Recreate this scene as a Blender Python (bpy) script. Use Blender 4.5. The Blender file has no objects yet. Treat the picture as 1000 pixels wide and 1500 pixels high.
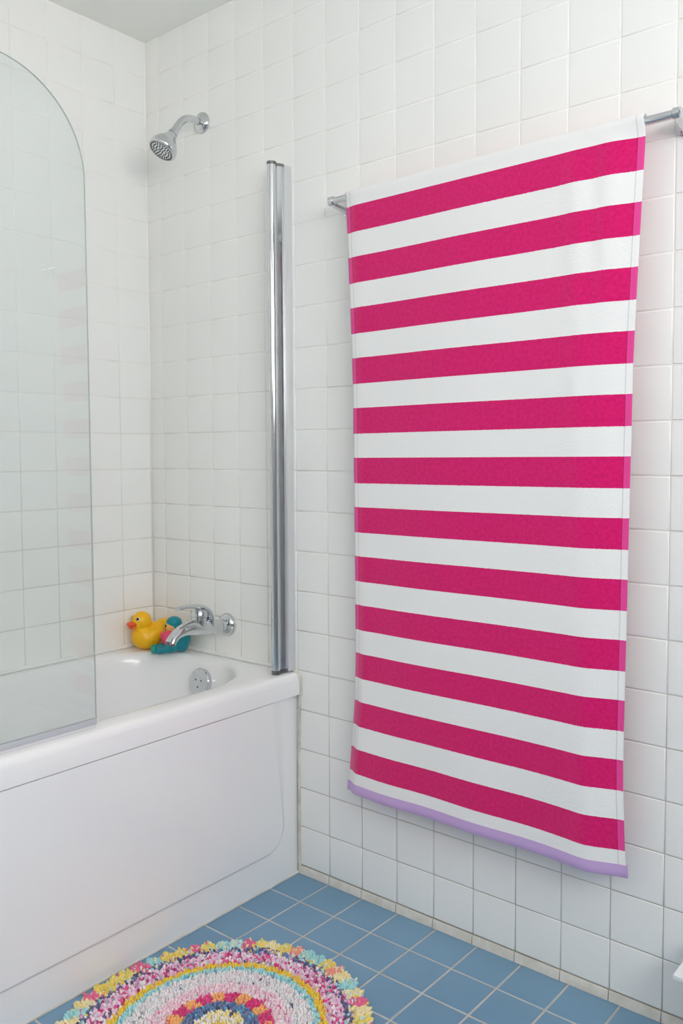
import bpy, bmesh, math, random
from mathutils import Vector, Matrix, noise
R = math.radians
random.seed(7)
scn = bpy.context.scene
COL = scn.collection

# ---------------------------------------------------------------- materials
def mat(name, color, rough=0.5, metal=0.0, coat=0.0, spec=0.5, sheen=0.0, bump=None, var=None, sss=0.0, ior=1.45):
    m = bpy.data.materials.new(name); m.use_nodes = True
    nt = m.node_tree; b = nt.nodes['Principled BSDF']
    b.inputs['Base Color'].default_value = (*color, 1)
    b.inputs['Roughness'].default_value = rough
    b.inputs['Metallic'].default_value = metal
    b.inputs['Coat Weight'].default_value = coat
    b.inputs['Coat Roughness'].default_value = 0.08
    b.inputs['Specular IOR Level'].default_value = spec
    b.inputs['Sheen Weight'].default_value = sheen
    b.inputs['IOR'].default_value = ior
    if sss:
        b.inputs['Subsurface Weight'].default_value = sss
        b.inputs['Subsurface Radius'].default_value = (0.01, 0.006, 0.003)
        b.inputs['Subsurface Scale'].default_value = 0.5
    tc = None
    if bump or var:
        tc = nt.nodes.new('ShaderNodeTexCoord')
    if bump:                                     # (scale, strength, distance)
        n = nt.nodes.new('ShaderNodeTexNoise'); n.inputs['Scale'].default_value = bump[0]; n.inputs['Detail'].default_value = 3
        bp = nt.nodes.new('ShaderNodeBump'); bp.inputs['Strength'].default_value = bump[1]; bp.inputs['Distance'].default_value = bump[2]
        nt.links.new(tc.outputs['Object'], n.inputs['Vector']); nt.links.new(n.outputs['Fac'], bp.inputs['Height'])
        nt.links.new(bp.outputs['Normal'], b.inputs['Normal'])
    if var:                                      # (scale, other colour)
        n2 = nt.nodes.new('ShaderNodeTexNoise'); n2.inputs['Scale'].default_value = var[0]; n2.inputs['Detail'].default_value = 4
        rp = nt.nodes.new('ShaderNodeValToRGB'); rp.color_ramp.elements[0].position = .38; rp.color_ramp.elements[1].position = .66
        rp.color_ramp.elements[0].color = (*color, 1); rp.color_ramp.elements[1].color = (*var[1], 1)
        nt.links.new(tc.outputs['Object'], n2.inputs['Vector']); nt.links.new(n2.outputs['Fac'], rp.inputs['Fac'])
        nt.links.new(rp.outputs['Color'], b.inputs['Base Color'])
    return m

def srgb(r, g, b):
    f = lambda c: (c/255/12.92) if c/255 <= .04045 else ((c/255+.055)/1.055)**2.4
    return (f(r), f(g), f(b))

M_TILE = mat('glazed_white_tile', (.875, .875, .855), .20, bump=(5, .06, .01), var=(3.0, (.89, .89, .87)))
M_TILE_L = M_TILE
M_PAINT = mat('ceiling_paint', (.92, .92, .885), .7)
M_PAINT_W = mat('wall_paint', (.40, .40, .395), .6)
M_TUB = mat('tub_acrylic', (.875, .875, .88), .16, coat=.3)
M_CHROME = mat('chrome', (.66, .68, .70), .10, metal=1)
M_CHROME_D = mat('dark_chrome', (.22, .22, .225), .3, metal=1)
M_ALU = mat('satin_aluminium', (.72, .73, .74), .36, metal=.45)
M_NOZ = mat('grey_nozzle_plastic', (.16, .17, .165), .45)
M_NOZ_L = mat('grey_nozzle_face', (.30, .31, .30), .4, metal=.3)
M_SEAL = mat('clear_grey_seal', (.52, .54, .58), .35)
M_CAULK = mat('silicone_caulk', (.72, .71, .64), .5, var=(26, (.55, .53, .42)))
M_DUCK = mat('yellow_vinyl', srgb(250, 190, 20), .38, sss=.1)
M_BEAK = mat('orange_vinyl', srgb(235, 88, 40), .4)
M_EYEW = mat('eye_white', (.8, .8, .78), .3)
M_EYEB = mat('eye_black', (.012, .012, .014), .25)
M_TEAL = mat('teal_vinyl', srgb(18, 140, 155), .4)
M_TEALG = mat('green_teal_vinyl', srgb(28, 155, 140), .4)
M_PINKV = mat('pink_vinyl', srgb(238, 80, 120), .4)
M_PEACH = mat('peach_vinyl', srgb(240, 180, 110), .45)
M_LILAC = mat('lilac_binding', srgb(196, 165, 214), .8, sheen=.2, bump=(900, .5, .0006))
M_WHITE = mat('white_lacquer', (.84, .85, .86), .3)
M_COVE = mat('cove_tile', (.70, .68, .63), .3, var=(30, (.60, .575, .51)))
M_BACK = mat('rug_backing', (.55, .52, .45), .9)

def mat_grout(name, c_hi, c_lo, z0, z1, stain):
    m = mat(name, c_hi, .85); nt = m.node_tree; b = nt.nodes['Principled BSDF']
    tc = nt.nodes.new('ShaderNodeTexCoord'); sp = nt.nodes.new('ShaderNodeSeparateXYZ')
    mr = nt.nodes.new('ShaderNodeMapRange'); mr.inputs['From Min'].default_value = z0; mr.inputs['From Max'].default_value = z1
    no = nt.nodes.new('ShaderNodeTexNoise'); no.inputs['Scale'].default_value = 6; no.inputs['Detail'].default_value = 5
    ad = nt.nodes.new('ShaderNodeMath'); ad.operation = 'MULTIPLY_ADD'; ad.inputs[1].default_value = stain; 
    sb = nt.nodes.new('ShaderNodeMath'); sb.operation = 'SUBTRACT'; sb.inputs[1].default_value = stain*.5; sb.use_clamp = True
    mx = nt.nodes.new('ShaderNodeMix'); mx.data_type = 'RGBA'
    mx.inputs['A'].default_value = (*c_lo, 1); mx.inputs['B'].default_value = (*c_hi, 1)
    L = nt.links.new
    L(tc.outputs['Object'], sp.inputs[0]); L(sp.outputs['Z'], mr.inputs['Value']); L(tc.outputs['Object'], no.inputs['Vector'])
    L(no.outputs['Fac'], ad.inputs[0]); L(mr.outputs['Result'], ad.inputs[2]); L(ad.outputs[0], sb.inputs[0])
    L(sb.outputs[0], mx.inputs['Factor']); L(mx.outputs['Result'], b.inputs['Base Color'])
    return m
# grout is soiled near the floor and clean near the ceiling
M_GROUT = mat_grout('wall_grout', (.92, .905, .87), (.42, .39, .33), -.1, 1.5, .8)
M_GROUT_F = mat('floor_grout', (.60, .58, .54), .85, var=(12, (.50, .48, .43)))
M_FLOOR = mat('blue_floor_tile', srgb(120, 158, 186), .33, bump=(14, .25, .003), var=(2.2, srgb(112, 150, 178)))

def mat_glass(name, tint, extra=0.0):
    m = bpy.data.materials.new(name); m.use_nodes = True; nt = m.node_tree; nt.nodes.clear()
    o = nt.nodes.new('ShaderNodeOutputMaterial'); t = nt.nodes.new('ShaderNodeBsdfTransparent'); g = nt.nodes.new('ShaderNodeBsdfGlossy')
    g.inputs['Roughness'].default_value = .01; t.inputs['Color'].default_value = (*tint, 1)
    fr = nt.nodes.new('ShaderNodeFresnel'); fr.inputs['IOR'].default_value = 1.38
    mx = nt.nodes.new('ShaderNodeMixShader')
    nt.links.new(fr.outputs[0], mx.inputs[0]); nt.links.new(t.outputs[0], mx.inputs[1]); nt.links.new(g.outputs[0], mx.inputs[2])
    nt.links.new(mx.outputs[0], o.inputs['Surface'])
    return m
M_GLASS = mat_glass('screen_glass', (.955, .977, .974))
M_GLASS_E = mat('glass_edge', (.60, .67, .655), .25)

def mat_emit(name, color, s):
    m = bpy.data.materials.new(name); m.use_nodes = True; nt = m.node_tree; nt.nodes.clear()
    o = nt.nodes.new('ShaderNodeOutputMaterial'); e = nt.nodes.new('ShaderNodeEmission')
    e.inputs['Color'].default_value = (*color, 1); e.inputs['Strength'].default_value = s
    nt.links.new(e.outputs[0], o.inputs['Surface']); return m

# towel terry: stripes follow the cloth length (UV v in metres), hem follows its width (UV u in metres)
def mat_towel():
    m = mat('striped_terry', (.8, .8, .8), .92, sheen=.35, spec=.15); nt = m.node_tree; b = nt.nodes['Principled BSDF']
    N = nt.nodes.new; L = nt.links.new
    def math_(op, a, c=None, d=None, clamp=False):
        n = N('ShaderNodeMath'); n.operation = op; n.use_clamp = clamp
        for i, v in enumerate((a, c, d)):
            if v is None: continue
            if isinstance(v, (int, float)): n.inputs[i].default_value = v
            else: L(v, n.inputs[i])
        return n.outputs[0]
    uv = N('ShaderNodeUVMap'); uv.uv_map = 'UVMap'; sp = N('ShaderNodeSeparateXYZ'); L(uv.outputs[0], sp.inputs[0])
    u, v = sp.outputs['X'], sp.outputs['Y']
    ns = N('ShaderNodeTexNoise'); ns.inputs['Scale'].default_value = 350; L(uv.outputs[0], ns.inputs['Vector'])
    vj = math_('MULTIPLY_ADD', math_('SUBTRACT', ns.outputs['Fac'], .5), .002, v)
    ph = math_('FRACT', math_('DIVIDE', math_('ADD', vj, 20*.1194), .1194))
    pink = math_('LESS_THAN', ph, .0615/.1194)
    edge = math_('GREATER_THAN', math_('ABSOLUTE', math_('SUBTRACT', u, .3475)), .3475-.0125)
    crease = math_('LESS_THAN', math_('ABSOLUTE', math_('SUBTRACT', math_('ABSOLUTE', math_('SUBTRACT', u, .3475)), .3475-.0130)), .0011)
    n1 = N('ShaderNodeTexNoise'); n1.inputs['Scale'].default_value = 420; n1.inputs['Detail'].default_value = 3; L(uv.outputs[0], n1.inputs['Vector'])
    n2 = N('ShaderNodeTexNoise'); n2.inputs['Scale'].default_value = 130; n2.inputs['Detail'].default_value = 5; L(uv.outputs[0], n2.inputs['Vector'])
    rp = N('ShaderNodeValToRGB'); rp.color_ramp.elements[0].position = .33; rp.color_ramp.elements[1].position = .68
    rp.color_ramp.elements[0].color = (*srgb(206, 14, 98), 1); rp.color_ramp.elements[1].color = (*srgb(219, 26, 113), 1)
    L(n2.outputs['Fac'], rp.inputs['Fac'])
    mh = N('ShaderNodeMix'); mh.data_type = 'RGBA'; mh.inputs['B'].default_value = (*srgb(226, 72, 148), 1)
    L(edge, mh.inputs['Factor']); L(rp.outputs[0], mh.inputs['A'])
    mw = N('ShaderNodeMix'); mw.data_type = 'RGBA'; mw.inputs['A'].default_value = (.84, .84, .835, 1)
    L(pink, mw.inputs['Factor']); L(mh.outputs['Result'], mw.inputs['B'])
    mc = N('ShaderNodeMix'); mc.data_type = 'RGBA'; mc.blend_type = 'MULTIPLY'; mc.inputs['B'].default_value = (.82, .80, .81, 1)
    L(crease, mc.inputs['Factor']); L(mw.outputs['Result'], mc.inputs['A'])
    L(mc.outputs['Result'], b.inputs['Base Color'])
    bp = N('ShaderNodeBump'); bp.inputs['Strength'].default_value = .55; bp.inputs['Distance'].default_value = .002
    L(math_('ADD', n1.outputs['Fac'], math_('MULTIPLY', n2.outputs['Fac'], .6)), bp.inputs['Height']); L(bp.outputs['Normal'], b.inputs['Normal'])
    return m
M_TOWEL = mat_towel()

def mat_attr(name):
    m = mat(name, (.8, .8, .8), .9, sheen=.2, spec=.15); nt = m.node_tree
    a = nt.nodes.new('ShaderNodeVertexColor'); a.layer_name = 'dye'
    nt.links.new(a.outputs['Color'], nt.nodes['Principled BSDF'].inputs['Base Color']); return m
M_CHEN = mat_attr('dyed_cotton_chenille')

# ---------------------------------------------------------------- helpers
def link(name, me, mats, parent=None, loc=(0, 0, 0), smooth=None):
    o = bpy.data.objects.new(name, me); COL.objects.link(o)
    for m in (mats if isinstance(mats, (list, tuple)) else [mats]): me.materials.append(m)
    o.location = loc
    if parent: o.parent = parent
    if smooth is not None:
        for p in me.polygons: p.use_smooth = True
        if smooth < 179: me.set_sharp_from_angle(angle=R(smooth))
    return o
def from_bm(name, bm, mats, parent=None, loc=(0, 0, 0), smooth=None):
    bmesh.ops.recalc_face_normals(bm, faces=bm.faces)
    me = bpy.data.meshes.new(name); bm.to_mesh(me); bm.free()
    return link(name, me, mats, parent, loc, smooth)
def empty(name, loc, label, cat, group=None, rz=0):
    o = bpy.data.objects.new(name, None); COL.objects.link(o); o.location = loc; o.rotation_euler.z = rz
    o.empty_display_size = .05; tag(o, label, cat, group); return o
def tag(o, label, cat, group=None):
    o['label'] = label; o['category'] = cat
    if group: o['group'] = group
def struct(o): o['kind'] = 'structure'; return o
def box(bm, c, s, bevel=0, seg=2, rot=None):
    r = bmesh.ops.create_cube(bm, size=1)
    vs = r['verts']
    bmesh.ops.scale(bm, vec=s, verts=vs)
    if bevel:
        es = list({e for v in vs for e in v.link_edges})
        rb = bmesh.ops.bevel(bm, geom=es, offset=bevel, segments=seg, affect='EDGES', profile=.5)
        vs = list({v for f in rb['faces'] for v in f.verts} | {v for v in vs if v.is_valid})
    if rot: bmesh.ops.rotate(bm, cent=(0, 0, 0), matrix=rot, verts=vs)
    bmesh.ops.translate(bm, vec=c, verts=vs)
    return vs
def frame_from(d):
    d = d.normalized(); a = Vector((0, 0, 1)) if abs(d.z) < .9 else Vector((0, 1, 0))
    x = d.cross(a).normalized(); return x, d.cross(x).normalized()
def lathe(bm, prof, origin, axis, n=40, cap=True):     # prof: (distance along axis, radius)
    axis = Vector(axis).normalized(); X, Y = frame_from(axis); O = Vector(origin); rings = []
    for (h, r) in prof:
        rings.append([bm.verts.new(O+axis*h+(X*math.cos(2*math.pi*i/n)+Y*math.sin(2*math.pi*i/n))*max(r, 1e-5)) for i in range(n)])
    for a, b in zip(rings, rings[1:]):
        for i in range(n): bm.faces.new((a[i], a[(i+1) % n], b[(i+1) % n], b[i]))
    if cap: bm.faces.new(rings[0]); bm.faces.new(rings[-1][::-1])
def sweep(bm, pts, rad, n=24, up=(1, 0, 0), cap=True): # rad: list of (ra, rb) half sizes; ra along up x dir, rb along the other
    pts = [Vector(p) for p in pts]; rings = []; up = Vector(up)
    for k, p in enumerate(pts):
        d = (pts[min(k+1, len(pts)-1)]-pts[max(k-1, 0)]).normalized()
        A = (up-d*up.dot(d)).normalized(); B = d.cross(A).normalized()
        ra, rb = rad[k] if isinstance(rad[k], (tuple, list)) else (rad[k], rad[k])
        rings.append([bm.verts.new(p+A*ra*math.cos(2*math.pi*i/n)+B*rb*math.sin(2*math.pi*i/n)) for i in range(n)])
    for a, b in zip(rings, rings[1:]):
        for i in range(n): bm.faces.new((a[i], a[(i+1) % n], b[(i+1) % n], b[i]))
    if cap: bm.faces.new(rings[0]); bm.faces.new(rings[-1][::-1])
def smooth_path(ctrl, n=8):                            # Catmull-Rom on tuples of any length
    out = []; P = [ctrl[0]]+list(ctrl)+[ctrl[-1]]
    for k in range(1, len(P)-2):
        for j in range(n):
            t = j/n; out.append(tuple(.5*((2*b)+(c-a)*t+(2*a-5*b+4*c-d)*t*t+(3*b-a-3*c+d)*t**3) for a, b, c, d in zip(P[k-1], P[k], P[k+1], P[k+2])))
    out.append(tuple(ctrl[-1])); return out
def ell(bm, c, r, rot=(0, 0, 0), u=24, v=14):
    vs = bmesh.ops.create_uvsphere(bm, u_segments=u, v_segments=v, radius=1)['verts']
    from mathutils import Euler
    bmesh.ops.scale(bm, vec=r, verts=vs); bmesh.ops.rotate(bm, cent=(0, 0, 0), matrix=Euler(rot).to_matrix(), verts=vs)
    bmesh.ops.translate(bm, vec=c, verts=vs)
def fuse(name, bm, m, parent, loc=(0, 0, 0), voxel=.002, it=6):   # melt overlapping lumps into one smooth skin
    me = bpy.data.meshes.new('tmp'); bm.to_mesh(me); bm.free()
    o = bpy.data.objects.new('tmp', me); COL.objects.link(o)
    a = o.modifiers.new('r', 'REMESH'); a.mode = 'VOXEL'; a.voxel_size = voxel
    s = o.modifiers.new('s', 'SMOOTH'); s.factor = .5; s.iterations = it
    dg = bpy.context.evaluated_depsgraph_get()
    me2 = bpy.data.meshes.new_from_object(o.evaluated_get(dg)); me2.name = name
    bpy.data.objects.remove(o); bpy.data.meshes.remove(me)
    me2.materials.clear()
    return link(name, me2, m, parent, loc, 180)

# ---------------------------------------------------------------- room shell
RX, RY, RH = 3.0, -2.75, 2.396
def tiles(name, us, vs, P, mats, joint=.0021, h=.0014, tilt=.0010, skip=None):
    """us, vs: sorted joint lines; P(u,v,d) -> world point with d the height off the wall"""
    bm = bmesh.new()
    for a, b in zip(us, us[1:]):
        for c, d in zip(vs, vs[1:]):
            if skip and skip((a+b)/2, (c+d)/2): continue
            if b-a < .01 or d-c < .004: continue
            tu, tv = random.gauss(0, tilt), random.gauss(0, tilt); um, vm = (a+b)/2, (c+d)/2; rings = []
            for ins, hh in ((joint/2, -.0008), (joint/2+.0003, h*.45), (joint/2+.0011, h*.88), (joint/2+.0026, h)):
                rings.append([bm.verts.new(P(u, v, hh+(tu*(u-um)+tv*(v-vm) if hh > h*.4 else 0))) for u, v in ((a+ins, c+ins), (b-ins, c+ins), (b-ins, d-ins), (a+ins, d-ins))])
            for r0, r1 in zip(rings, rings[1:]):
                for i in range(4): bm.faces.new((r0[i], r0[(i+1) % 4], r1[(i+1) % 4], r1[i]))
            bm.faces.new(rings[-1])
    cells = [(a, b, c, d) for a, b in zip(us, us[1:]) for c, d in zip(vs, vs[1:]) if not (skip and skip((a+b)/2, (c+d)/2))]
    for a, b, c, d in cells:
        f = bm.faces.new([bm.verts.new(P(u, v, 0)) for u, v in ((a, c), (b, c), (b, d), (a, d))]); f.material_index = 1
    me = bpy.data.meshes.new(name)
    bm.normal_update(); bm.to_mesh(me); bm.free()
    return link(name, me, mats, smooth=60)
def lines(o, step, lo, hi):
    k = math.ceil((lo-o)/step+1e-6); L = [lo]
    while o+k*step < hi-1e-6: L.append(o+k*step); k += 1
    return L+[hi]
TW, TH = .110, .10787
HZ = .5612
vz = lines(HZ-5*TH, TH, HZ-5*TH, RH)
# outward normals: walls face into the room
wb = tiles('wall_back', lines(.0624, TW, 0, RX), vz, lambda u, v, d: (u, -d, v), [M_TILE, M_GROUT])
wl = tiles('wall_left', lines(-.1169, TW, -1.70, 0)[::1], vz, lambda u, v, d: (d, u, v), [M_TILE_L, M_GROUT])
struct(wb); struct(wl)
fl = tiles('floor', lines(.1499, .1140, .45, RX), lines(-.1167, .1140, RY, 0), lambda u, v, d: (u, v, d-.0016), [M_FLOOR, M_GROUT_F], joint=.0046, h=.0012, tilt=.0006)
struct(fl)
# solid backing behind the tile sheets, as slabs
def slab(name, lo, hi, m):
    bm = bmesh.new(); c = [(a+b)/2 for a, b in zip(lo, hi)]; box(bm, c, [b-a for a, b in zip(lo, hi)])
    return struct(from_bm(name, bm, m))
slab('ceiling', (-.1, RY-.1, RH), (RX+.1, .1, RH+.1), M_PAINT)
slab('wall_back_core', (-.1, .003, -.1), (RX+.1, .1, RH), M_PAINT_W)
slab('wall_left_core', (-.1, -1.7, -.1), (-.003, .003, RH), M_PAINT_W)
slab('wall_tub_end', (-.1, RY, 0), (.66, -1.705, RH), M_PAINT)
slab('floor_core', (-.1, RY-.1, -.12), (RX+.1, .0, -.004), M_PAINT_W)

def wall_with_window(name, P, lo, hi, win, pane_mat, wname):
    """P(u,v,d): u along the wall, v up, d out of the room; a pierced wall with a framed frosted window"""
    (a, b), (c, d) = win
    bm = bmesh.new()
    def q(u0, u1, v0, v1):
        vs = [bm.verts.new(P(u, v, k)) for k in (0, .1) for u, v in ((u0, v0), (u1, v0), (u1, v1), (u0, v1))]
        for f in ((0, 1, 2, 3), (7, 6, 5, 4), (0, 4, 5, 1), (1, 5, 6, 2), (2, 6, 7, 3), (3, 7, 4, 0)): bm.faces.new([vs[i] for i in f])
    q(lo, a, 0, hi); q(b, WEND[name], 0, hi); q(a, b, 0, c); q(a, b, d, hi)
    struct(from_bm(name, bm, M_PAINT_W))
    bm = bmesh.new(); t = .045
    def q2(u0, u1, v0, v1, k0, k1):
        vs = [bm.verts.new(P(u, v, k)) for k in (k0, k1) for u, v in ((u0, v0), (u1, v0), (u1, v1), (u0, v1))]
        for f in ((0, 1, 2, 3), (7, 6, 5, 4), (0, 4, 5, 1), (1, 5, 6, 2), (2, 6, 7, 3), (3, 7, 4, 0)): bm.faces.new([vs[i] for i in f])
    q2(a, b, c, c+t, .02, .07); q2(a, b, d-t, d, .02, .07); q2(a, a+t, c+t, d-t, .02, .07); q2(b-t, b, c+t, d-t, .02, .07)
    wf = struct(from_bm(wname, bm, M_WHITE))
    bm = bmesh.new(); q2(a+t, b-t, c+t, d-t, .035, .045)
    from_bm('pane', bm, pane_mat, wf)
WEND = {'wall_right': 0.0, 'wall_front': RX}
DAY = mat_emit('frosted_daylight_pane', (1.0, .995, .99), 8.6)
FILL_GLOW = mat_emit('fill_light_pane', (1.0, .995, .99), 1.6)  # weak glow for the added fill window in the front wall
wall_with_window('wall_right', lambda u, v, d: (RX+d, u, v), RY, RH, ((-2.5, -.75), (1.36, 2.26)), DAY, 'window_1')
wall_with_window('wall_front', lambda u, v, d: (u, RY-d, v), .66, RH, ((.75, 2.35), (1.50, 2.33)), FILL_GLOW, 'added_fill_window')  # unseen window added behind the camera as frontal fill light

# low cove strip where the tiled wall meets the floor, with its own joints
bm = bmesh.new()
xs = lines(.0624, TW, .618, RX-.002)
for a, b in zip(xs, xs[1:]):
    a2, b2 = a+.0011, b-.0011; prof = [(0, .0208), (-.0035, .0205), (-.0050, .0185), (-.0062, .004), (-.0075, 0), (0, 0)]
    A = [bm.verts.new((a2, y, z)) for y, z in prof]; B = [bm.verts.new((b2, y, z)) for y, z in prof]
    n = len(prof)
    for i in range(n): bm.faces.new((A[i], B[i], B[(i+1) % n], A[(i+1) % n]))
    bm.faces.new(A); bm.faces.new(B[::-1])
for f in bm.faces: f.material_index = 0
vs = box(bm, ((.618+RX)/2, -.0012, .0105), (RX-.62, .0022, .0215))
for f in {f for v in vs for f in v.link_faces}: f.material_index = 1
struct(from_bm('baseboard_back', bm, [M_COVE, M_GROUT], smooth=35))

# ---------------------------------------------------------------- bath tub
TX = .6165      # panel plane
def rrect(x0, x1, y0, y1, r, z, K=10, S=14):
    pts = []
    for cx, cy, a0 in ((x1-r, y1-r, 0), (x0+r, y1-r, 90), (x0+r, y0+r, 180), (x1-r, y0+r, 270)):
        for k in range(K+1): a = R(a0+90*k/K); pts.append((cx+r*math.cos(a), cy+r*math.sin(a), z))
        nx = {0: (x0+r, y1, None), 90: (x0, y0+r, None), 180: (x1-r, y0, None), 270: (x1, y1-r, None)}[a0]
        p = pts[-1]
        for s in range(1, S): t = s/S; pts.append((p[0]+(nx[0]-p[0])*t, p[1]+(nx[1]-p[1])*t, z))
    return pts
tub = empty('bathtub', (0.31, -.85, 0), 'white acrylic bathtub with a flat side panel against the tiled corner', 'bathtub')
tl = tub.location
def loft(name, loops, m, parent, smooth, close_last=True):
    bm = bmesh.new(); L = [[bm.verts.new((p[0]-tl.x, p[1]-tl.y, p[2])) for p in lp] for lp in loops]; n = len(L[0])
    for a, b in zip(L, L[1:]):
        for i in range(n): bm.faces.new((a[i], a[(i+1) % n], b[(i+1) % n], b[i]))
    if close_last: bm.faces.new(L[-1])
    return from_bm(name, bm, m, parent, smooth=smooth)
ox0, ox1, oy0, oy1 = .002, .6245, -1.698, -.003
ix0, ix1, iy0, iy1 = .044, .550, -1.62, -.044
Z = .556
loops = [rrect(ox0+.004, ox1-.016, oy0+.004, oy1-.001, .004, Z-.058),
         rrect(ox0, ox1, oy0, oy1, .006, Z-.0590), rrect(ox0, ox1, oy0, oy1, .006, Z-.0575),
         rrect(ox0, ox1-.0005, oy0, oy1, .007, Z-.020), rrect(ox0, ox1-.003, oy0, oy1, .009, Z-.008),
         rrect(ox0+.001, ox1-.009, oy0+.002, oy1-.001, .012, Z-.002), rrect(ox0+.003, ox1-.018, oy0+.005, oy1-.003, .02, Z)]
for ins, dz in ((-.012, 0), (-.004, -.0012), (.003, -.005), (.0075, -.012), (.011, -.024), (.022, -.10), (.036, -.22), (.050, -.32), (.066, -.365), (.095, -.392), (.13, -.40)):
    loops.append(rrect(ix0+ins, ix1-ins, iy0+ins*1.8, iy1-ins, .215-max(ins, 0)*.6, Z+dz))
loft('basin', loops, M_TUB, tub, 50)
# side panel: a shallow raised field with a rounded lower corner
bm = bmesh.new(); NY, NZ = 300, 110; y0, y1, z0, z1 = -1.69, -.004, 0, Z-.0612
def panel_x(y, z):
    # signed distance to rounded field
    fy1, fz0, r = -.060, .088, .075
    dy = y-(fy1-r); dz = (fz0+r)-z
    if dy > 0 and dz > 0: sd = math.hypot(dy, dz)-r
    else: sd = max(dy, dz)-r
    wd = .010+.045*max(0, min(1, (z-.12)/.33)) if dy > dz else .010
    t = max(0, min(1, (-sd)/wd)); t = t*t*(3-2*t)
    bulge = .004*max(0, min(1, (-sd)/.25))
    edge = -.006*max(0, (y+.075)/.075)**2.2          # the panel end turns in towards the wall
    return TX-.002+.0065*t+bulge+edge
def warp(a, c, w): return a
ysn = sorted(set([y0+(y1-y0)*i/120 for i in range(121)]+[-.16+.155*i/90 for i in range(91)]))
zsn = sorted(set([z0+(z1-z0)*i/60 for i in range(61)]+[.075+.11*i/60 for i in range(61)]))
G = [[bm.verts.new((panel_x(y, z)-tl.x, y-tl.y, z)) for z in zsn] for y in ysn]
for i in range(len(ysn)-1):
    for j in range(len(zsn)-1): bm.faces.new((G[i][j], G[i+1][j], G[i+1][j+1], G[i][j+1]))
r = bmesh.ops.extrude_edge_only(bm, edges=[e for e in bm.edges if e.is_boundary])
for v in [g for g in r['geom'] if isinstance(g, bmesh.types.BMVert)]: v.co.x -= .012
from_bm('side_panel', bm, M_TUB, tub, smooth=60)
# overflow plate
ofc = Vector((.293, -.064, .486))
ax = Vector((0, -1, .18)).normalized()
bm = bmesh.new(); lathe(bm, [(-.020, .038), (.010, .041), (.0135, .039), (.0145, .034), (.0150, .0)], ofc-tl, ax, 48)
ovf = from_bm('overflow_plate', bm, M_CHROME, tub, smooth=30); ovf['label'] = 'round chrome overflow plate'
X, Y = frame_from(ax)
for a in (90, 210, 330):
    bm = bmesh.new(); lathe(bm, [(.0146, .0026), (.0156, .0026)], ofc-tl+X*.013*math.cos(R(a))+Y*.013*math.sin(R(a)), ax, 14)
    from_bm('screw_hole', bm, M_CHROME_D, ovf)
# sealant beads between tub and walls
bm = bmesh.new()
def bead(pts, r): sweep(bm, pts, [r]*len(pts), n=8, up=(.3, .5, 1))
bead([(.0035, -1.69, Z+.0025), (.0035, -.004, Z+.0025)], .0062); 
sealb = struct(from_bm('trim_1', bm, mat('white_caulk', (.87, .87, .85), .5), smooth=60))
bm = bmesh.new()
sweep(bm, [(.006, -.0035, Z+.0025), (.574, -.0035, Z+.0025)], [.0062, .0062], n=8, up=(0, .5, 1))
struct(from_bm('trim_2', bm, mat('white_caulk_end', (.86, .86, .83), .5), smooth=60))
bm = bmesh.new()
pts = [(.560, -.003, Z+.001), (.600, -.003, Z+.001), (.616, -.003, Z-.003), (.6255, -.003, Z-.014), (.6265, -.003, Z-.060), (.620, -.003, Z-.068), (.616, -.003, .3), (.616, -.003, .0)]
sweep(bm, pts, [.0038, .0038, .0042, .0045, .0045, .004, .0035, .005], n=8, up=(0, 1, 0))
struct(from_bm('trim_3', bm, M_CAULK, smooth=60))
bm = bmesh.new()
sweep(bm, [(.6135, -1.69, .0015), (.6135, -.006, .0015)], [.004, .004], n=8, up=(0, 0, 1))
struct(from_bm('trim_4', bm, mat('floor_caulk', (.70, .69, .65), .5, var=(20, (.6, .58, .52))), smooth=60))

# ---------------------------------------------------------------- glass bath screen
scr = empty('glass_bath_screen', (.59, -1.15, Z), 'clear glass bath screen with rounded top corner standing on tub rim', 'shower screen')
sl = scr.location
out = [(-1.695, Z+.010), (-.624, Z+.010)]
for k in range(0, 41): a = R(90*k/40); out.append((-.828+.203*math.cos(a), 1.722+.203*math.sin(a)))
out.append((-1.695, 1.925))
bm = bmesh.new()
A = [bm.verts.new((-.0024, y-sl.y, z-sl.z)) for y, z in out]; B = [bm.verts.new((.0024, y-sl.y, z-sl.z)) for y, z in out]
bm.faces.new(A); bm.faces.new(B[::-1])
for i in range(len(out)):
    f = bm.faces.new((A[i], B[i], B[(i+1) % len(out)], A[(i+1) % len(out)])); f.material_index = 1
from_bm('glass_pane', bm, [M_GLASS, M_GLASS_E], scr)
bm = bmesh.new(); box(bm, (0, (-1.695-.624)/2-sl.y, .0135), (.012, 1.068, .013), .002); 
ss = from_bm('seal_strip', bm, M_SEAL, scr, smooth=40)
bm = bmesh.new(); box(bm, (0, (-1.695-.626)/2-sl.y, .0040), (.007, 1.066, .0070), .001)
from_bm('seal_lip', bm, mat('seal_lip_grey', (.72, .73, .76), .4), ss, smooth=40)

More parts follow.
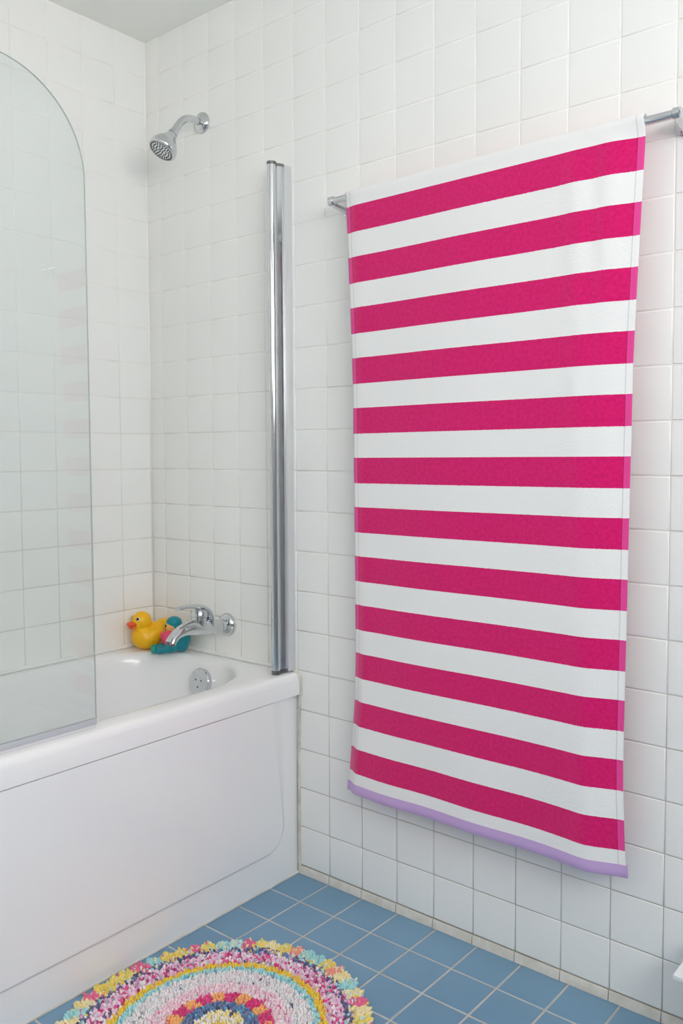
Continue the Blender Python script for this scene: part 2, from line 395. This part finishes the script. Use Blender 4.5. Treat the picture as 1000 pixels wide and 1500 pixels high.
# ---------------------------------------------------------------- hinge post of the screen at the tap wall
post = empty('chrome_screen_post', (.588, -.045, Z), 'tall chrome double-rod hinge post standing on tub rim at the tiled wall', 'post')
pl = post.location
def dumbbell(n=16, r=.0118, h=.0150, w=.0052, s=1.0):
    P = []
    for c, a0 in ((-h, 140), (h, -40)):
        pass
    for k in range(n+1): a = R(-60+(-180+ -60+ 0)*0 + 0)
    P = []
    for k in range(n+1):                         # front bead (towards -y), arc from +x side round to -x side
        a = R(-25-130*k/n*1.0); P.append((r*math.cos(a), -h+r*math.sin(a)))
    # widen arcs so the beads read as rounds joined by a waist
    P = []
    for k in range(n+1): a = R(35-250*k/n); P.append((r*math.cos(a), -h+r*math.sin(a)))
    P.append((-w, 0))
    for k in range(n+1): a = R(145+(0)-0+ (-0)) if False else R(215-250*k/n); P.append((r*math.cos(a), h+r*math.sin(a)))
    P.append((w, 0))
    return [(x*s, y*s) for x, y in P]
def extr(bm, prof, z0, z1):
    A = [bm.verts.new((x, y, z0)) for x, y in prof]; B = [bm.verts.new((x, y, z1)) for x, y in prof]; n = len(prof)
    for i in range(n): bm.faces.new((A[i], A[(i+1) % n], B[(i+1) % n], B[i]))
    bm.faces.new(A[::-1]); bm.faces.new(B)
bm = bmesh.new(); extr(bm, dumbbell(), .012, 1.338)
from_bm('hinge_rod', bm, M_CHROME, post, smooth=40)
for z0, z1, nm in ((1.338, 1.346, 'end_cap'), (.0025, .0125, 'end_cap')):
    bm = bmesh.new(); extr(bm, dumbbell(s=1.03), z0, z1); e = from_bm(nm, bm, M_CHROME_D, post, smooth=40)
bm = bmesh.new(); box(bm, (.004, .0305, .674), (.026, .026, 1.340), .002)
from_bm('wall_channel', bm, M_ALU, post, smooth=40)

# ---------------------------------------------------------------- shower head
sh = empty('shower_head', (.258, 0, 2.095), 'chrome shower head on a bent arm high on the tiled wall', 'shower head')
bm = bmesh.new(); lathe(bm, [(.0014, .030), (.006, .030), (.010, .0275), (.014, .020), (.017, .0125), (.018, .0)], (0, 0, 0), (0, -1, 0), 48)
from_bm('wall_flange', bm, M_CHROME, sh, smooth=40)
arm = smooth_path([(0, -.008, 0), (0, -.030, .001), (0, -.052, -.001), (0, -.074, -.012), (0, -.093, -.033), (0, -.111, -.059)], 8)
bm = bmesh.new(); sweep(bm, arm, [.0105]*len(arm), 28)
from_bm('shower_arm', bm, M_CHROME, sh, smooth=50)
hd = Vector((-.10, -.55, -.83)).normalized(); hp = Vector((0, -.107, -.053))
bm = bmesh.new()
lathe(bm, [(0, .0), (0, .0135), (.006, .0145), (.009, .0145), (.0095, .0125), (.013, .0125), (.014, .0155), (.024, .0190), (.038, .0300), (.053, .0380), (.062, .0405), (.069, .0400), (.072, .0375), (.0725, .034)], hp, hd, 56)
hb = from_bm('spray_head', bm, M_CHROME, sh, smooth=38)
bm = bmesh.new(); lathe(bm, [(.067, .0355), (.0725, .0350), (.0732, .033), (.0710, .029), (.0710, .0)], hp, hd, 56)
fp = from_bm('face_plate', bm, M_NOZ_L, hb, smooth=38)
X, Y = frame_from(hd)
bm = bmesh.new(); lathe(bm, [(.070, .0023), (.0745, .0018), (.0750, .0)], (0, 0, 0), hd, 10)
noz = None
for rr, cnt in ((.0310, 28), (.0235, 18), (.0150, 11), (.006, 5)):
    for k in range(cnt):
        a = 2*math.pi*k/cnt; p = hp+X*rr*math.cos(a)+Y*rr*math.sin(a)
        if noz is None: noz = from_bm('nozzle', bm, M_NOZ, hb, loc=p, smooth=40)
        else: o = noz.copy(); COL.objects.link(o); o.parent = hb; o.location = p

# ---------------------------------------------------------------- bath tap
tap = empty('bath_mixer_tap', (.34, 0, .652), 'chrome single-lever bath mixer tap mounted on the tiled wall', 'tap')
bm = bmesh.new(); lathe(bm, [(.0014, .033), (.005, .0335), (.012, .031), (.018, .025), (.022, .017), (.030, .0165), (.040, .0175), (.044, .0205)], (0, 0, 0), (0, -1, 0), 48)
from_bm('wall_flange', bm, M_CHROME, tap, smooth=40)
bm = bmesh.new()
body = smooth_path([(0, -.040, .000), (0, -.075, .003), (0, -.110, .008), (0, -.140, .012), (0, -.168, .010), (0, -.192, .002), (0, -.208, -.010), (0, -.214, -.020)], 8)
n = len(body); rad = []
for k in range(n):
    t = k/(n-1); w = .0215 if t < .4 else .0215-.004*min(1, (t-.4)/.35); hgt = .021 if t < .42 else .021-.0085*min(1, (t-.42)/.3)
    rad.append((w, hgt))
sweep(bm, body, rad, 32, up=(1, 0, 0))
from_bm('spout', bm, M_CHROME, tap, smooth=50)
bm = bmesh.new(); lathe(bm, [(0, .0135), (.008, .0135), (.010, .011), (.0105, .0)], (0, -.2130, -.016), (0, -.30, -1), 32)
from_bm('aerator', bm, M_CHROME_D, tap, smooth=40)
bm = bmesh.new(); d = Vector((0, .10, 1)).normalized()
lathe(bm, [(0, .022), (.020, .0225), (.022, .0205), (.025, .0205), (.027, .0225), (.038, .0220), (.047, .018), (.052, .010), (.053, .0)], (0, -.112, .012), d, 40)
from_bm('cartridge_housing', bm, M_CHROME, tap, smooth=40)
lev = smooth_path([(0, -.078, .004), (0, -.076, .030), (0, -.084, .052), (0, -.106, .066), (0, -.135, .071), (0, -.163, .073), (0, -.190, .071)], 6)
bm = bmesh.new(); n = len(lev)
sweep(bm, lev, [(.0215-.0085*(k/(n-1))**1.5, .010-.0060*(k/(n-1))) for k in range(n)], 28, up=(1, 0, 0))
from_bm('lever', bm, M_CHROME, tap, smooth=50)
bm = bmesh.new(); lathe(bm, [(0, .012), (.012, .012), (.013, .016), (.030, .0155), (.034, .012), (.035, 0)], (-.016, -.110, .008), (-1, 0, .05), 32)
from_bm('diverter_knob', bm, M_CHROME, tap, smooth=40)

# ---------------------------------------------------------------- rubber duck
dk = empty('rubber_duck', (.068, -.084, Z+.0006), 'yellow rubber duck with an orange beak in the corner of the tub', 'bath toy', rz=0)
dk.rotation_euler.z = math.atan2(-.95, -.30)
bm = bmesh.new()                                      # duck looks along local +x
ell(bm, (0, 0, .034), (.047, .043, .035)); ell(bm, (-.034, 0, .050), (.034, .034, .032)); ell(bm, (.010, 0, .045), (.036, .037, .030))
ell(bm, (-.050, 0, .062), (.028, .028, .024), (0, .5, 0)); ell(bm, (-.066, 0, .074), (.016, .017, .013), (0, .7, 0)); ell(bm, (.016, 0, .086), (.031, .030, .030)); ell(bm, (.014, 0, .068), (.024, .024, .02))
for s in (-1, 1): ell(bm, (-.016, s*.032, .045), (.028, .010, .018), (0, .3, 0))
o = fuse('body', bm, M_DUCK, dk, voxel=.0025, it=5)
me = o.data
for v in me.vertices:
    if v.co.z < .001: v.co.z = .001
bm = bmesh.new(); ell(bm, (.044, 0, .081), (.018, .021, .007), (0, .10, 0)); ell(bm, (.043, 0, .073), (.014, .017, .006), (0, .35, 0)); ell(bm, (.036, 0, .078), (.014, .017, .009))
fuse('beak', bm, M_BEAK, dk, voxel=.0015, it=3)
for s in (-1, 1):
    nrm = Vector((.62, s*.70, .36)).normalized(); p = Vector((.016, 0, .086))+nrm*.0290
    bm = bmesh.new(); lathe(bm, [(-.002, .0060), (.0012, .0058), (.0022, .004), (.0025, 0)], p+nrm*.0005, nrm, 20); e = from_bm('eye', bm, M_EYEW, dk, smooth=60)
    bm = bmesh.new(); lathe(bm, [(0, .0042), (.0033, .0040), (.0038, 0)], p+nrm*.0005, nrm, 18); from_bm('pupil', bm, M_EYEB, e, smooth=60)

# ---------------------------------------------------------------- teal bath toy
ty = empty('rubber_figure_toy', (.168, -.066, Z+.0006), 'teal and pink rubber bath figure sitting behind the tap beside the duck', 'bath toy')
ty.rotation_euler.z = math.atan2(-.80, -.60)
bm = bmesh.new()
ell(bm, (-.024, .0, .030), (.026, .028, .030)); ell(bm, (-.036, .004, .040), (.016, .026, .026)); ell(bm, (.006, .010, .020), (.022, .018, .019))
o = fuse('body', bm, M_TEAL, ty, voxel=.0022, it=4)
for s in (.016, -.014):
    bm = bmesh.new(); ell(bm, (.030, s, .013), (.020, .012, .012)); ell(bm, (.042, s, .0125), (.010, .012, .012)); ell(bm, (.014, s, .016), (.016, .012, .014))
    fuse('foot', bm, M_TEAL if s > 0 else M_TEAL, ty, voxel=.0018, it=3)
    bm = bmesh.new(); ell(bm, (.056, s, .0125), (.009, .011, .0115))
    from_bm('toe', bm, M_TEALG, ty, smooth=180)
bm = bmesh.new(); ell(bm, (.008, 0, .048), (.018, .024, .022)); ell(bm, (.022, -.016, .040), (.013, .011, .022), (0, .3, 0)); ell(bm, (.018, .014, .038), (.011, .010, .020), (0, .3, 0))
fuse('shirt', bm, M_PINKV, ty, voxel=.002, it=3)
bm = bmesh.new(); ell(bm, (.002, 0, .080), (.020, .021, .019)); fuse('face', bm, M_PEACH, ty, voxel=.002, it=3)
bm = bmesh.new(); ell(bm, (-.004, 0, .090), (.023, .024, .018)); ell(bm, (-.012, 0, .080), (.018, .0225, .018)); fuse('cap', bm, M_TEAL, ty, voxel=.002, it=3)
for s in (-1, 1):
    bm = bmesh.new(); ell(bm, (.0195, s*.008, .081), (.003, .003, .004), u=12, v=8); from_bm('eye', bm, M_EYEB, ty, smooth=180)

# ---------------------------------------------------------------- towel rail
BY, BZ = -.0715, 1.7620
rail = empty('towel_rail', (1.215, 0, BZ), 'chrome towel rail fixed to the tiled wall, carrying the striped towel', 'towel rail'); rail.rotation_euler.y = -.007
bm = bmesh.new(); lathe(bm, [(0, .0085), (.826, .0085)], (.803-1.215, BY, 0), (1, 0, 0), 32)
from_bm('bar', bm, M_CHROME, rail, smooth=40)
for x in (.803, 1.629):
    bm = bmesh.new()
    lathe(bm, [(-.008, .0), (-.008, .0085), (-.006, .0115), (.006, .0115), (.008, .0085), (.008, .0)], (x-1.215, BY, 0), (1, 0, 0), 28)
    # tapered square post to the wall
    def ringq(y, w, h): return [bm.verts.new((x-1.215+sx*w, y, sz*h)) for sx, sz in ((-1, -.6), (-.6, -1), (.6, -1), (1, -.6), (1, .6), (.6, 1), (-.6, 1), (-1, .6))]
    rs = [ringq(BY-.006, .0065, .0085), ringq(BY+.004, .009, .011), ringq(-.030, .012, .0155), ringq(-.010, .014, .019), ringq(-.0017, .015, .020)]
    for a, b in zip(rs, rs[1:]):
        for i in range(8): bm.faces.new((a[i], a[(i+1) % 8], b[(i+1) % 8], b[i]))
    bm.faces.new(rs[0]); bm.faces.new(rs[-1][::-1])
    br = from_bm('bracket', bm, M_CHROME, rail, smooth=30)
    bm = bmesh.new(); box(bm, (x-1.215, -.0045, 0), (.032, .006, .042), .002); from_bm('wall_plate', bm, M_CHROME, br, smooth=30)

# ---------------------------------------------------------------- towel
TZB = .308
def interp(t, xs, ys):
    for i in range(len(xs)-1):
        if t <= xs[i+1]:
            k = max(0, (t-xs[i])/(xs[i+1]-xs[i])); k = k*k*(3-2*k)*.3+k*.7; return ys[i]+(ys[i+1]-ys[i])*k
    return ys[-1]
ZS = [.30, .36, .42, .48, .54, .66, .90, 1.3, 1.78]
XL = [.8385, .8450, .8505, .8575, .8635, .8695, .8720, .8695, .8540]
XR = [1.5520, 1.548, 1.5455, 1.5430, 1.5420, 1.5435, 1.5470, 1.5525, 1.5715]
def sm(t): t = max(0, min(1, t)); return t*t*(3-2*t)
CR = .0135
def cloth_pt(u, s):
    """u 0..1 across, s metres from the front bottom edge upward, over the rail and down the back"""
    Lf = BZ-TZB; La = math.pi*CR
    if s <= Lf: z = TZB+s; y = BY-CR; side = 1; k = 1
    elif s <= Lf+La: a = (s-Lf)/CR; z = BZ+CR*math.sin(a); y = BY-CR*math.cos(a); side = 0
    else: z = BZ-(s-Lf-La); y = BY+CR; side = -1
    zz = z
    xl, xr = interp(zz, ZS, XL), interp(zz, ZS, XR)
    x = xl+(xr-xl)*u
    down = max(0, min(1, (BZ-z)/(BZ-TZB)))
    if side == 1:
        w = .0
        g = sm(down/.10)
        # soft vertical ripples, small in the middle, larger by the edges and towards the hem
        w += g*.0022*math.sin(6.0*x+1.3*z+.7)+g*.0015*math.sin(17*x-1.8*z)
        w += (.003+.004*down)*sm((down)/.3)*math.sin((x-xl)*14+.6)*math.exp(-((x-xl)/.13)**2)
        w += -.0032*math.exp(-((x-1.435-.03*down)/.022)**2)*sm(down/.05)*(1-.55*down)
        w += .0026*math.exp(-((x-1.475-.02*down)/.018)**2)*sm(down/.05)*(1-.4*down)
        # the two selvages fall back towards the wall
        e = sm((x-(xr-.075))/.075); w += e*(.015+.006*down)*sm(down/.03+.35)
        e = sm(((xl+.035)-x)/.035); w += e*(.006+.010*sm((down-.55)/.4))
        w += -.004*sm((down-.75)/.25)*math.sin((x-.86)*22)
        y += w
    elif side == -1:
        y += .0035*math.sin(7*x)*sm(down/.1)
        x = x+(.024*(.5-u)*2)*sm(down/.02+.55)
    z += (u-.5)*.006*(1-down)
    return Vector((x, y, z))
Lf = BZ-TZB; La = math.pi*CR; Lb = .50
tw = empty('striped_towel', (1.215, BY, TZB), 'white bath towel with wide magenta stripes hanging over the rail', 'towel')
NU, NV = 120, 320
bm = bmesh.new(); uvl = bm.loops.layers.uv.new('UVMap'); uvs = {}
def sval(j):
    return (Lf+La+Lb)*j/NV
G = []
o_ = Vector(tw.location)
for i in range(NU+1):
    row = []
    for j in range(NV+1):
        s = sval(j); p = cloth_pt(i/NU, max(s, 0)); v = bm.verts.new(p-o_)
        uvs[v] = (.695*i/NU, 1.735-(TZB+s))
        row.append(v)
    G.append(row)
for i in range(NU):
    for j in range(NV):
        f = bm.faces.new((G[i][j], G[i+1][j], G[i+1][j+1], G[i][j+1]))
        for l in f.loops: l[uvl].uv = uvs[l.vert]
me = bpy.data.meshes.new('cloth'); bm.to_mesh(me); bm.free()
cl = link('cloth', me, M_TOWEL, tw, smooth=180)
sd = cl.modifiers.new('thick', 'SOLIDIFY'); sd.thickness = .0034; sd.offset = 0
# lilac binding folded round the front hem
bm = bmesh.new(); prof = []
for k in range(9): a = R(-90+180*k/8+180); prof.append((k, a))
rings = []
for i in range(NU+1):
    u = -.004+1.008*i/NU; ring = []
    top = cloth_pt(min(max(u, 0), 1), .024); bot = cloth_pt(min(max(u, 0), 1), 0)
    dx = (u-min(max(u, 0), 1))*.7
    q = [(top, -.0020), (top, -.0030), ((top*.5+bot*.5), -.0034), (bot, -.0030), (bot-Vector((0, 0, .0016)), -.0015), (bot-Vector((0, 0, .0016)), .0015), (bot, .0030), (top*.5+bot*.5, .0034), (top, .0030), (top, .0020)]
    ring = [bm.verts.new(Vector((p.x+dx, p.y+d, p.z+(-.001 if n_ in (0, 9) else 0)))-o_) for n_, (p, d) in enumerate(q)]
    rings.append(ring)
for a, b in zip(rings, rings[1:]):
    n = len(a)
    for k in range(n): bm.faces.new((a[k], a[(k+1) % n], b[(k+1) % n], b[k]))
bm.faces.new(rings[0]); bm.faces.new(rings[-1][::-1])
hb_ = from_bm('hem_binding', bm, M_LILAC, tw, smooth=50); hb_['label'] = 'lilac fabric binding along the bottom hem'

# ---------------------------------------------------------------- round rug
def wp(r, a, z):                                       # the rug lies slightly stretched out of round
    k = r/.31; return (r*math.cos(a), r*(1+.115*k)*math.sin(a)-.026*k*k, z)
RC = Vector((.938, -.592, 0)); RR = .310
rug = empty('round_rug', RC, 'round tufted rug in concentric pastel and magenta rings on blue floor', 'rug')
bm = bmesh.new(); lathe(bm, [(.0003, RR-.02), (.003, RR-.012), (.007, RR-.014), (.0075, RR-.03), (.0075, 0)], (0, 0, 0), (0, 0, 1), 96)
for v in bm.verts:
    r_, a_ = math.hypot(v.co.x, v.co.y), math.atan2(v.co.y, v.co.x); v.co = wp(r_, a_, v.co.z)
from_bm('backing', bm, M_BACK, rug, smooth=40)
C = {k: srgb(*v) for k, v in dict(white=(236, 232, 232), white2=(222, 224, 228), pale=(240, 204, 218), pale2=(244, 220, 226), mag=(220, 66, 130), mag2=(226, 92, 150), oran=(244, 180, 112), oran2=(248, 190, 120),
     blue=(104, 142, 188), navy=(84, 90, 130), navy2=(104, 102, 136), slate=(126, 134, 160), yel=(240, 206, 66), yel2=(236, 216, 120), aqua=(164, 218, 222), aqua2=(190, 228, 226), lilac=(226, 180, 212), lil2=(236, 208, 226), plum=(170, 74, 122), cream=(238, 226, 178), grey=(170, 168, 176), coral=(240, 130, 110), cyan=(110, 190, 215), bpink=(230, 112, 152), bcoral=(240, 160, 140), byel=(238, 212, 110)).items()}
def pick(*opts):
    t = random.random()*sum(w for _, w in opts)
    for c, w in opts:
        t -= w
        if t <= 0: return C[c]
    return C[opts[-1][0]]
def ringcol(r, a):
    seg = int((a/(2*math.pi))*34)
    if r < .016: return pick(('yel', 3), ('yel2', 2), ('white', 2))
    if r < .034: return pick(('white', 4), ('cream', 1), ('yel2', 1))
    if r < .052: return pick(('cream', 4), ('yel2', 2), ('white', 2), ('navy2', .5))
    if r < .078: return pick(('blue', 4), ('slate', 2), ('navy', 2), ('cyan', .7))
    if r < .108:
        k = int((a/(2*math.pi))*22) % 2
        return pick(('mag', 5), ('mag2', 2)) if k else pick(('oran', 4), ('oran2', 3), ('mag2', .5))
    if r < .142: return pick(('pale', 5), ('pale2', 4), ('lilac', 1), ('mag2', .35), ('white', 1.5))
    if r < .185: return pick(('white', 7), ('white2', 4), ('pale2', 1), ('grey', .35), ('navy2', .10))
    if r < .199: return pick(('aqua', 5), ('aqua2', 3), ('cyan', 1))
    if r < .215: return pick(('yel', 6), ('yel2', 1.5), ('oran', .5))
    if r < .250: return pick(('lilac', 4), ('lil2', 5), ('mag2', 1.6), ('plum', 1.1), ('grey', .8), ('navy2', .5), ('white', 2.2), ('mag', .6))
    if r < .272: return pick(('navy', 2.6), ('navy2', 3), ('slate', 3), ('blue', .7), ('lilac', 1.6), ('aqua', 1), ('white', 1.0), ('plum', .8))
    return C['yel2']
def tuft(bm, dye, p, h, w, d, col, seg=6):
    """a bent loop of yarn: rounded lump at p leaning along d"""
    base = Vector(p); d = Vector(d).normalized(); X, Y = frame_from(d); rings = []
    for t, k in ((0, .8), (.35, 1.0), (.68, 1.0), (.90, .72)):
        c = base+d*h*t; rings.append([bm.verts.new(c+(X*math.cos(2*math.pi*i/seg)+Y*math.sin(2*math.pi*i/seg))*w*k) for i in range(seg)])
    tip = bm.verts.new(base+d*h)
    fs = []
    for a, b in zip(rings, rings[1:]):
        for i in range(seg): fs.append(bm.faces.new((a[i], a[(i+1) % seg], b[(i+1) % seg], b[i])))
    for i in range(seg): fs.append(bm.faces.new((rings[-1][i], rings[-1][(i+1) % seg], tip)))
    for f in fs:
        for l in f.loops: l[dye] = (*col, 1)
bm = bmesh.new(); dye = bm.loops.layers.float_color.new('dye')
r = .004
while r < .266:
    step = .0048
    cnt = max(5, int(2*math.pi*r/.0052)); off = random.random()
    for k in range(cnt):
        a = 2*math.pi*(k+off+random.uniform(-.25, .25))/cnt
        rr = r+random.uniform(-.0018, .0018)
        c = ringcol(rr+random.uniform(-.0015, .0015), a % (2*math.pi)); j = random.uniform(.9, 1.06); c = tuple(min(1, x*j) for x in c)
        lean = Vector((math.cos(a)*random.uniform(-.1, .4)+random.gauss(0, .22), math.sin(a)*random.uniform(-.1, .4)+random.gauss(0, .22), 1))
        big = 1.35 if rr > .216 else 1.0
        tuft(bm, dye, wp(rr, a, .006), random.uniform(.008, .0125)*(1.3 if rr > .216 else 1), .0027*big*random.uniform(.85, 1.15), lean, c)
    r += step
me = bpy.data.meshes.new('pile'); bm.to_mesh(me); bm.free()
o = link('pile', me, M_CHEN, rug, smooth=180); o['kind'] = 'stuff'
bm = bmesh.new(); dye = bm.loops.layers.float_color.new('dye')
NB = 62; seq = ['yel2', 'mag2', 'aqua', 'yel2', 'coral', 'cream', 'mag2', 'yel2', 'aqua', 'pink']
for k in range(NB):
    a = 2*math.pi*(k+.5)/NB+random.uniform(-.01, .01); main = random.choice(['yel2', 'cream', 'aqua2', 'byel', 'cream', 'yel2', 'aqua', 'byel'])
    if k % 4 == 1: main = random.choice(['bpink', 'bcoral', 'bpink'])
    for q in range(64):
        da = random.uniform(-.5, .5)*2*math.pi/NB*.95; rr = random.uniform(.258, RR-.012)
        edge = math.cos(da/(2*math.pi/NB)*2.6)
        rr2 = rr if rr < RR-.02 else rr-.01*(1-edge)
        col = C[main] if random.random() < .80 else pick(('cream', 3), ('aqua2', 3), ('byel', 2), ('bpink', .8), ('white', 1))
        if rr < .264 and random.random() < .35: col = C[random.choice(['navy2', 'slate', 'yel'])]
        aa = a+da; out_ = (rr-.258)/(RR-.270)
        lean = Vector((math.cos(aa)*(.25+.9*out_)+random.gauss(0, .2), math.sin(aa)*(.25+.9*out_)+random.gauss(0, .2), 1.0-.25*out_))
        j = random.uniform(.9, 1.06); col = tuple(min(1, x*j) for x in col)
        tuft(bm, dye, wp(rr2, aa, .0055), random.uniform(.011, .017)*(.75+.35*edge), .0036*random.uniform(.8, 1.1), lean, col)
me = bpy.data.meshes.new('border_tufts'); bm.to_mesh(me); bm.free()
o = link('border_tufts', me, M_CHEN, rug, smooth=180); o['kind'] = 'stuff'

# ---------------------------------------------------------------- white stool, only its corner shows
st = empty('white_step_stool', (1.89, -.110, 0), 'white low stool whose corner pokes in beneath the towel at right', 'stool')
bm = bmesh.new(); box(bm, (0, 0, .223), (.402, .180, .008), .001); from_bm('seat', bm, M_WHITE, st, smooth=30)
for sx in (-1, 1):
    bm = bmesh.new(); box(bm, (sx*.13, 0, .106), (.018, .14, .211), .003); from_bm('leg', bm, M_WHITE, st, smooth=30)
bm = bmesh.new(); box(bm, (0, 0, .12), (.25, .016, .05), .003); from_bm('stretcher', bm, M_WHITE, st, smooth=30)

# ---------------------------------------------------------------- world, camera, colour
w = bpy.data.worlds.new('World'); scn.world = w; w.use_nodes = True
w.node_tree.nodes['Background'].inputs[0].default_value = (.8, .9, 1, 1); w.node_tree.nodes['Background'].inputs[1].default_value = 1.0
cam = bpy.data.cameras.new('camera'); co = bpy.data.objects.new('camera', cam); COL.objects.link(co); scn.camera = co
F = 1270.0; yaw, pitch, roll = -.69312, -.0556, -.005135
cam.sensor_fit = 'VERTICAL'; cam.sensor_height = 36; cam.lens = F*36/1500; cam.shift_y = -18.7/1500
cam.clip_start = .02
fwd = Vector((math.sin(yaw)*math.cos(pitch), math.cos(yaw)*math.cos(pitch), math.sin(pitch)))
rt = fwd.cross(Vector((0, 0, 1))).normalized(); up = rt.cross(fwd)
r2 = rt*math.cos(roll)+up*math.sin(roll); u2 = up*math.cos(roll)-rt*math.sin(roll)
m = Matrix((r2, u2, -fwd)).transposed().to_4x4(); m.translation = Vector((2.18886, -1.70996, 1.15288)); co.matrix_world = m
scn.view_settings.view_transform = 'Standard'; scn.view_settings.look = 'None'; scn.view_settings.gamma = 1
scn.view_settings.use_curve_mapping = False; scn.view_settings.exposure = 0.12
scn.cycles.max_bounces = 16; scn.cycles.diffuse_bounces = 8; scn.cycles.glossy_bounces = 6; scn.cycles.transparent_max_bounces = 12
scn.cycles.sample_clamp_indirect = 6
